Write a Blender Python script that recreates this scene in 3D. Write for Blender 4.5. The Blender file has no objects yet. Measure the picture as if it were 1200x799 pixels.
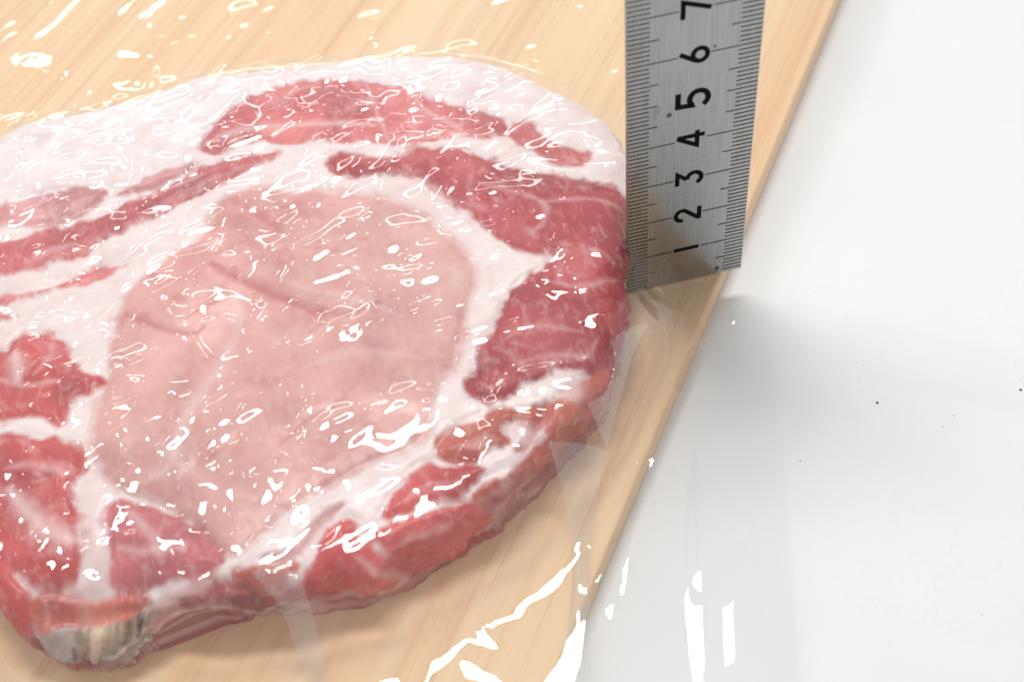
import bpy, bmesh, math, random
import numpy as np
from mathutils import Matrix, Vector

MM = 0.001                      # everything below is measured in millimetres
scene = bpy.context.scene

# ---------------------------------------------------------------- camera
cam_data = bpy.data.cameras.new('camera')
cam = bpy.data.objects.new('camera', cam_data)
scene.collection.objects.link(cam)
cam_data.sensor_width = 36.0
cam_data.lens = 46.5
cam_data.clip_start = 0.01
cam_data.clip_end = 50.0
cam.matrix_world = Matrix(((0.97067, 0.22277, -0.09045, -0.051051),
                           (-0.22944, 0.74578, -0.62544, -0.176030),
                           (-0.07188, 0.62784, 0.77502, 0.212181),
                           (0, 0, 0, 1)))
cam_data.dof.use_dof = True
cam_data.dof.focus_distance = 0.268
cam_data.dof.aperture_fstop = 16.0
scene.camera = cam

# ---------------------------------------------------------------- light
world = bpy.data.worlds.new('World')
scene.world = world
world.use_nodes = True
bg = world.node_tree.nodes['Background']
bg.inputs['Color'].default_value = (0.97, 0.985, 1.0, 1)
bg.inputs['Strength'].default_value = 0.78

def area_light(name, loc, target, size, power, color):
    d = bpy.data.lights.new(name, 'AREA')
    d.shape = 'RECTANGLE'; d.size = size[0]; d.size_y = size[1]
    d.energy = power; d.color = color
    o = bpy.data.objects.new(name, d)
    scene.collection.objects.link(o)
    o.location = loc
    o.rotation_euler = (Vector(target) - Vector(loc)).to_track_quat('-Z', 'Y').to_euler()
    return o
area_light('overhead_lamp', (0.0, 0.145, 0.65), (-0.03, 0.03, 0.0), (0.32, 0.10), 3.1, (1.0, 0.975, 0.94))
area_light('far_glint_light', (-0.05, 1.05, 0.52), (-0.06, 0.05, 0.0), (0.70, 0.07), 1.5, (1.0, 0.985, 0.96))  # added strip light, gives the film at the back its glints
area_light('left_glint_light', (-0.74, 0.52, 0.60), (-0.06, 0.02, 0.0), (0.06, 0.34), 1.1, (0.98, 0.99, 1.0))  # added light at the left, not a window; catches upright folds
for lx, ly, lz in ((0.01, 0.80, 0.62), (-0.25, 0.85, 0.60), (-0.24, 0.53, 0.74)):
    area_light('small_glint_light', (lx, ly, lz), (-0.06, 0.03, 0.0), (0.055, 0.012), 0.09, (1.0, 0.985, 0.96))  # small added lights, only there to make glints on the film

scene.view_settings.view_transform = 'Standard'
scene.view_settings.look = 'None'
scene.view_settings.gamma = 1.0
scene.view_settings.exposure = -0.24
scene.render.engine = 'CYCLES'
scene.cycles.use_denoising = True
scene.cycles.max_bounces = 10
scene.cycles.transparent_max_bounces = 12
scene.cycles.caustics_reflective = False
scene.cycles.caustics_refractive = False

# ---------------------------------------------------------------- traced data (mm)
OUTLINE = [[-128.51,82.47],[-122.54,86.17],[-114.48,85.46],[-104.34,85.99],[-94.07,87.48],[-84.65,89.65],[-75.32,89.56],[-61.07,86.51],[-50.86,84.8],[-42.54,84.39],[-32.27,82.99],[-20.6,78.08],[-11.38,72.33],[-4.76,65.2],[1.4,57.08],[6.67,46.66],[8.7,37.04],[8.05,27.49],[9.46,25.7],[5.9,13.19],[1.34,2.96],[-1.34,-2.29],[-2.14,-6.9],[-3.22,-11.81],[-5.73,-18.45],[-9.77,-26.82],[-14.95,-32.78],[-21.53,-38.11],[-28.93,-43.98],[-36.71,-48.89],[-43.92,-52.1],[-50.77,-54.22],[-57.44,-55.96],[-64.02,-57.68],[-70.26,-57.7],[-74.14,-57.68],[-79.52,-57.41],[-85.59,-56.6],[-90.84,-55.16],[-95.23,-54.3],[-98.94,-54.66],[-102.02,-57.22],[-107.11,-58.85],[-114.59,-58.14],[-121.29,-55.0],[-124.72,-50.0],[-126.86,-44.92],[-131.23,-39.82],[-150.0,-22.0],[-160.0,0.0],[-163.0,30.0],[-158.0,60.0],[-145.0,78.0]]
LOWSPOT = [-112.96,-55.88]
SPECKS = [[41.51,-35.84,0.32],[69.8,-40.81,0.3],[54.61,-42.95,0.12],[51.4,-44.82,0.12],[21.85,-44.72,0.14],[42.63,-26.2,0.12],[40.55,-84.19,0.1]]
FILM_EDGE = [[-2,-128],[4.83,-87.74],[15.19,-54.94],[25.22,-21.51],[30.61,1.43],[53.22,27.62],[84.49,64.18],[112,112],[125,176]]
REGIONS = [["eye_muscle","eye",[[-80.81,36.61],[-78.33,40.15],[-74.72,42.36],[-69.14,41.6],[-60.85,36.87],[-53.76,33.17],[-47.31,30.16],[-42.47,25.95],[-37.7,18.99],[-34.41,12.95],[-31.58,6.67],[-30.73,0.86],[-34.13,-6.49],[-37.92,-15.03],[-41.08,-21.4],[-44.61,-27.3],[-47.13,-32.01],[-49.09,-35.85],[-53.8,-37.47],[-59.2,-37.92],[-64.69,-40.16],[-69.96,-41.76],[-73.89,-43.43],[-78.95,-47.18],[-81.77,-48.94],[-84.45,-50.58],[-88.04,-48.21],[-91.0,-41.79],[-97.05,-35.64],[-103.52,-31.3],[-107.37,-27.95],[-108.86,-22.43],[-107.99,-15.84],[-107.18,-9.88],[-104.92,-2.98],[-105.67,1.89],[-104.18,9.29],[-102.35,17.04],[-98.62,21.85],[-93.64,25.21],[-88.72,28.64],[-83.62,30.76]]],["muscle","top",[[-82.85,56.66],[-81.73,61.83],[-78.06,67.62],[-71.62,72.06],[-63.97,73.99],[-55.9,73.38],[-48.07,71.54],[-40.66,67.6],[-35.3,63.54],[-30.24,58.67],[-25.04,54.7],[-19.57,50.7],[-15.1,46.21],[-15.79,40.65],[-19.29,40.44],[-23.56,42.91],[-27.85,43.93],[-32.99,44.16],[-41.79,45.75],[-47.78,48.24],[-55.05,51.23],[-62.52,53.29],[-68.09,55.6],[-72.88,56.46],[-77.43,55.93]]],["muscle","top",[[-17.17,40.3],[-12.76,44.44],[-8.07,40.37],[-6.71,34.86],[-1.69,27.86],[-1.62,24.69],[-6.48,26.25],[-10.61,30.05]]],["muscle","dark",[[-53.81,46.15],[-46.25,42.02],[-39.3,41.14],[-33.51,41.5],[-28.55,40.47],[-24.82,37.07],[-18.71,30.1],[-12.57,24.57],[-7.36,22.83],[-1.49,17.14],[4.19,13.89],[4.36,-0.31],[0.68,-12.35],[-4.22,-19.97],[-8.05,-25.69],[-12.93,-28.92],[-16.25,-29.74],[-19.57,-26.9],[-23.97,-27.79],[-29.94,-30.27],[-35.55,-30.75],[-38.76,-28.37],[-37.4,-24.11],[-34.23,-18.7],[-31.44,-13.89],[-27.44,-7.56],[-22.81,-2.8],[-16.94,-1.61],[-18.56,1.75],[-22.61,5.45],[-25.35,9.32],[-28.05,13.2],[-29.62,18.51],[-33.8,27.7],[-36.11,32.36],[-40.41,34.38],[-45.93,35.12],[-51.26,37.41],[-54.76,42.12]]],["muscle","strip",[[-134.05,42.97],[-126.76,41.94],[-119.07,41.61],[-111.45,42.46],[-104.99,44.3],[-100.62,46.88],[-93.6,47.54],[-85.18,50.92],[-73.61,53.22],[-64.24,51.84],[-66.99,48.83],[-74.16,48.31],[-79.67,45.29],[-87.83,42.6],[-94.1,39.17],[-99.8,37.29],[-105.23,37.23],[-109.03,32.73],[-112.68,32.14],[-119.26,31.03],[-126.84,31.26],[-133.88,31.8]]],["muscle","veil",[[-134.28,52.13],[-126.76,50.95],[-120.67,53.64],[-111.97,53.36],[-103.61,52.5],[-102.8,50.44],[-108.66,45.29],[-115.98,43.63],[-126.75,44.44],[-134.09,46.26]]],["muscle","veil",[[-104.21,48.81],[-97.06,51.84],[-89.4,53.54],[-83.66,53.35],[-86.73,50.57],[-95.41,48.12]]],["muscle","strip",[[-132.05,26.49],[-126.8,26.16],[-118.02,25.97],[-109.18,27.01],[-100.2,27.31],[-100.65,25.88],[-109.21,23.92],[-116.27,23.43],[-126.72,23.4],[-131.99,24.05]]],["muscle","strip",[[-132.01,24.49],[-126.67,21.84],[-122.77,19.06],[-123.97,17.43],[-126.55,18.24],[-131.87,19.63]]],["muscle","red",[[-136.79,14.78],[-126.33,10.23],[-124.91,9.1],[-124.16,12.01],[-121.82,13.9],[-117.89,12.46],[-114.48,8.99],[-112.22,4.13],[-108.89,0.2],[-104.77,-3.53],[-107.0,-6.84],[-112.16,-7.49],[-113.88,-13.92],[-116.92,-12.2],[-119.09,-9.51],[-125.55,-9.2],[-135.59,-4.96]]],["muscle","red",[[-135.33,-10.29],[-125.43,-13.43],[-122.22,-13.07],[-117.42,-15.75],[-111.23,-19.41],[-109.85,-24.1],[-110.7,-26.69],[-111.94,-31.01],[-111.16,-38.33],[-111.26,-43.74],[-112.63,-46.13],[-117.17,-46.84],[-119.97,-46.31],[-122.48,-43.61],[-125.21,-39.27],[-134.37,-30.7]]],["muscle","rose",[[-106.68,-33.32],[-102.52,-32.29],[-97.09,-36.37],[-91.43,-41.99],[-88.87,-47.42],[-86.88,-50.84],[-91.1,-51.21],[-98.33,-52.0],[-103.25,-49.49],[-107.39,-48.65],[-107.95,-45.35],[-106.53,-40.82]]],["muscle","orange",[[-47.17,-37.98],[-42.78,-34.39],[-38.25,-33.17],[-33.6,-31.9],[-29.35,-34.28],[-27.18,-34.07],[-26.34,-37.1],[-28.99,-38.52],[-30.91,-36.13],[-33.37,-37.07],[-33.5,-40.4],[-34.77,-41.36],[-39.19,-42.63],[-44.08,-42.06],[-46.81,-40.35]]],["muscle","red",[[-53.68,-41.91],[-49.09,-39.89],[-47.06,-41.24],[-43.5,-43.14],[-38.97,-43.62],[-36.19,-44.95],[-41.14,-46.49],[-43.91,-48.28],[-46.51,-50.24],[-49.37,-48.87],[-56.1,-50.09],[-60.17,-49.94],[-56.96,-46.43]]],["muscle","red",[[-63.51,-51.95],[-56.3,-51.4],[-49.64,-50.19],[-44.18,-49.81],[-41.31,-52.41],[-38.49,-54.78],[-39.05,-61.9],[-46.59,-61.15],[-52.74,-61.7],[-57.39,-57.42],[-60.82,-53.84]]],["muscle","red",[[-71.82,-52.4],[-70.37,-49.58],[-67.79,-48.24],[-65.06,-47.53],[-62.46,-49.99],[-64.42,-51.17],[-62.49,-54.7],[-58.31,-58.13],[-52.71,-63.59],[-45.5,-64.38],[-35.41,-64.06],[-27.14,-60.89],[-38.36,-60.24],[-48.07,-63.52],[-57.25,-65.15],[-63.32,-66.42],[-69.13,-66.45],[-73.46,-66.39],[-77.74,-66.02],[-83.35,-64.8],[-85.65,-61.19],[-81.62,-59.11],[-76.82,-58.29],[-73.87,-55.48]]],["muscle","orange",[[-16.25,-29.74],[-12.84,-28.57],[-7.86,-26.62],[-11.85,-32.75],[-11.13,-39.5],[-14.33,-48.35],[-20.0,-51.01],[-32.95,-47.89],[-37.9,-48.99],[-41.78,-50.21],[-43.91,-48.28],[-39.47,-45.98],[-33.69,-44.38],[-25.72,-39.73],[-25.78,-35.01],[-22.74,-32.58]]],["muscle","purple",[[-3.9,-26.8],[-5.76,-22.83],[-6.32,-27.0],[-12.31,-37.73],[-18.58,-43.83],[-25.64,-49.42],[-30.17,-51.83],[-22.23,-53.53],[-12.96,-49.13],[-6.63,-40.99],[-8.71,-33.4]]],["muscle","orange",[[-87.18,-52.46],[-81.43,-52.2],[-77.1,-53.29],[-73.86,-53.36],[-74.65,-55.58],[-78.18,-57.89],[-82.04,-58.17],[-85.29,-55.96]]],["muscle","red",[[-134.47,-33.72],[-125.21,-39.74],[-121.81,-44.82],[-120.45,-47.45],[-122.61,-53.31],[-128.51,-48.12],[-134.81,-43.65]]],["muscle","purple",[[-96.79,-54.86],[-93.73,-53.82],[-89.96,-53.67],[-86.58,-54.27],[-83.57,-56.68],[-81.13,-60.28],[-81.88,-71.32],[-80.11,-64.23],[-88.64,-70.36],[-88.2,-59.31],[-91.16,-56.68],[-94.86,-56.87]]],["gristle","gristle",[[-120.76,-49.95],[-116.86,-50.91],[-113.02,-52.12],[-107.26,-55.16],[-98.01,-59.64],[-97.57,-63.78],[-99.37,-69.53],[-104.99,-70.3],[-113.28,-69.12],[-118.78,-65.81],[-121.0,-58.96]]],["fat_scrap","pale",[[-103.82,-59.06],[-100.1,-61.53],[-95.92,-67.89],[-99.71,-66.03],[-101.76,-67.34],[-103.78,-68.34],[-106.25,-67.36],[-108.02,-70.69],[-103.31,-72.83]]],["muscle","orange",[[-119.13,-49.79],[-117.05,-49.71],[-117.65,-51.4],[-119.47,-52.58],[-120.05,-51.92]]],["bone","bone",[[-112.22,-51.43],[-106.67,-52.22],[-100.96,-53.42],[-98.44,-53.83],[-98.6,-56.39],[-103.29,-58.07],[-109.6,-59.11],[-119.33,-67.13],[-114.39,-54.69]]],["muscle","orange",[[-120.45,-47.45],[-117.37,-46.89],[-112.03,-48.76],[-105.96,-49.67],[-100.61,-51.08],[-98.55,-53.5],[-100.17,-54.33],[-106.68,-52.52],[-112.69,-51.02],[-117.03,-51.56],[-120.22,-50.58]]]]
SEAMS = [[[[-79.97,10.74],[-77.81,1.79],[-81.83,-5.56],[-83.89,-10.18],[-88.14,-14.73],[-91.86,-20.28],[-93.59,-25.75]],1.1,0.6],[[[-81.38,59.2],[-75.42,60.39],[-63.79,59.08],[-50.6,54.69],[-43.32,51.59]],0.7,0.75],[[[-71.08,46.74],[-64.21,40.17]],0.6,0.5],[[[-42.77,66.74],[-42.38,57.32],[-41.33,46.38]],0.5,0.55],[[[-33.64,61.72],[-31.46,52.18],[-24.98,45.49]],0.6,0.6],[[[-62.74,67.48],[-58.36,70.35],[-53.88,70.21]],0.4,0.5],[[[-25.24,25.87],[-19.0,21.03],[-13.08,14.87],[-14.44,9.62],[-17.67,7.47]],0.5,0.4],[[[-13.08,14.87],[-4.31,13.4],[2.24,8.84]],0.5,0.4],[[[-123.23,-26.34],[-120.18,-31.65],[-116.28,-37.21],[-110.9,-39.55]],1.5,0.9],[[[-123.21,8.5],[-122.44,4.13],[-122.34,0.36]],1.4,0.9],[[[-119.36,0.84],[-116.1,4.41],[-115.86,9.15]],0.6,0.4],[[[-96.18,-23.09],[-93.02,-28.68],[-86.65,-36.28],[-80.1,-40.19]],0.7,0.35],[[[-69.45,10.95],[-63.16,5.17],[-55.06,1.27],[-47.66,-6.08]],0.8,0.35],[[[-56.63,14.0],[-52.68,5.33],[-52.11,-2.0]],0.7,0.3],[[[-67.26,-13.09],[-57.07,-11.8],[-47.96,-16.68],[-41.48,-17.45]],0.9,0.35],[[[-125.99,1.82],[-120.91,-2.17],[-114.36,-2.41]],0.7,0.5],[[[-123.67,-21.3],[-119.05,-21.77],[-113.74,-24.98]],0.8,0.5],[[[-29.79,-17.77],[-24.07,-14.86],[-15.15,-19.59]],0.5,0.35],[[[-29.66,-24.26],[-22.68,-22.85],[-15.25,-25.95]],0.5,0.35],[[[-18.28,-5.37],[-12.34,-9.39],[-3.92,-8.62]],0.5,0.35],[[[-102.72,-36.23],[-98.56,-41.82],[-97.66,-47.78]],0.8,0.5],[[[-104.75,-42.41],[-100.43,-45.28],[-93.6,-45.9]],0.7,0.5],[[[-56.59,-56.23],[-51.87,-54.73],[-46.96,-54.17]],0.6,0.5],[[[-64.35,-56.4],[-60.52,-60.18],[-54.29,-66.23]],0.8,0.5],[[[-22.28,-30.76],[-19.95,-29.95],[-19.97,-31.69],[-22.02,-32.66]],2.0,0.95],[[[-32.82,-37.54],[-31.05,-38.05],[-30.67,-40.88]],2.0,0.95],[[[-99.32,45.92],[-91.84,46.19],[-82.24,48.7]],0.5,0.5],[[[-119.69,35.09],[-110.71,36.32]],0.6,0.5],[[[-96.59,-57.34],[-92.06,-57.08],[-88.22,-59.46],[-88.91,-70.98],[-79.73,-64.66]],0.9,0.9],[[[-98.55,-53.5],[-94.59,-52.93],[-89.81,-52.99]],0.8,0.7],[[[-114.53,-47.05],[-110.51,-48.41],[-109.24,-44.16],[-109.49,-34.38]],1.8,0.8]]
CREASES = [[[[-83.19,20.96],[-77.43,13.92],[-72.05,7.88],[-64.26,0.5],[-59.0,-1.94],[-51.46,-1.25]],1.2,0.6],[[[-101.17,11.73],[-94.54,5.27],[-87.99,1.45],[-85.71,2.73]],1.0,0.5],[[[-90.0,6.97],[-85.38,8.29],[-80.44,10.67]],0.9,0.4],[[[-77.43,39.8],[-72.44,33.23],[-67.88,24.59]],1.4,0.35],[[[-95.95,22.49],[-93.62,15.28],[-89.44,12.09]],1.2,0.3],[[[-74.21,-29.59],[-68.85,-25.23],[-62.16,-23.01]],1.1,0.35],[[[-54.33,5.89],[-48.43,-0.83]],1.3,0.3],[[[-35.47,30.66],[-32.79,25.37],[-29.21,20.21]],1.3,0.5],[[[-25.09,35.58],[-19.01,29.06],[-12.86,23.31]],0.7,0.5],[[[-25.44,-33.51],[-27.85,-36.92],[-29.26,-39.41],[-30.8,-41.67],[-33.08,-42.21]],1.1,0.9],[[[-122.87,-23.48],[-119.08,-26.44],[-116.02,-25.35]],1.6,0.5],[[[-65.5,-45.33],[-70.38,-47.51],[-75.55,-52.93],[-79.93,-52.22]],1.2,0.7],[[[-93.94,-53.15],[-89.14,-53.35],[-83.96,-56.72]],1.5,0.6]]
FLAPS = [[[[-82.41,-54.93],[-80.1,-58.67],[-78.79,-60.1],[-77.58,-70.36]],[[-77.32,-55.88],[-74.46,-57.32],[-73.93,-61.44],[-74.14,-71.29]]],[[[-27.24,-41.83],[-25.97,-50.59],[-29.0,-64.34],[-36.88,-81.07]],[[-15.98,-40.74],[-22.04,-51.7],[-26.25,-64.53],[-30.21,-80.51]]],[[[-10.15,-23.44],[-10.26,-27.23],[-13.71,-33.35],[-18.29,-35.85]],[[-0.53,-16.65],[-5.84,-23.65],[-8.91,-29.28],[-15.98,-40.74]]]]
PLEATS = [[[[3.84,-37.11],[-1.38,-52.79],[-6.56,-69.83],[-13.53,-94.25]],2.2,0.27],[[[5.96,-51.95],[-0.01,-69.88],[-8.47,-95.6]],2.2,0.27],[[[2.11,-12.23],[-1.45,-23.76],[-5.55,-37.59],[-9.23,-50.55]],1.3,0.3],[[[-14.03,-51.12],[-16.69,-57.9],[-20.52,-67.62]],1.2,0.28]]
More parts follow.
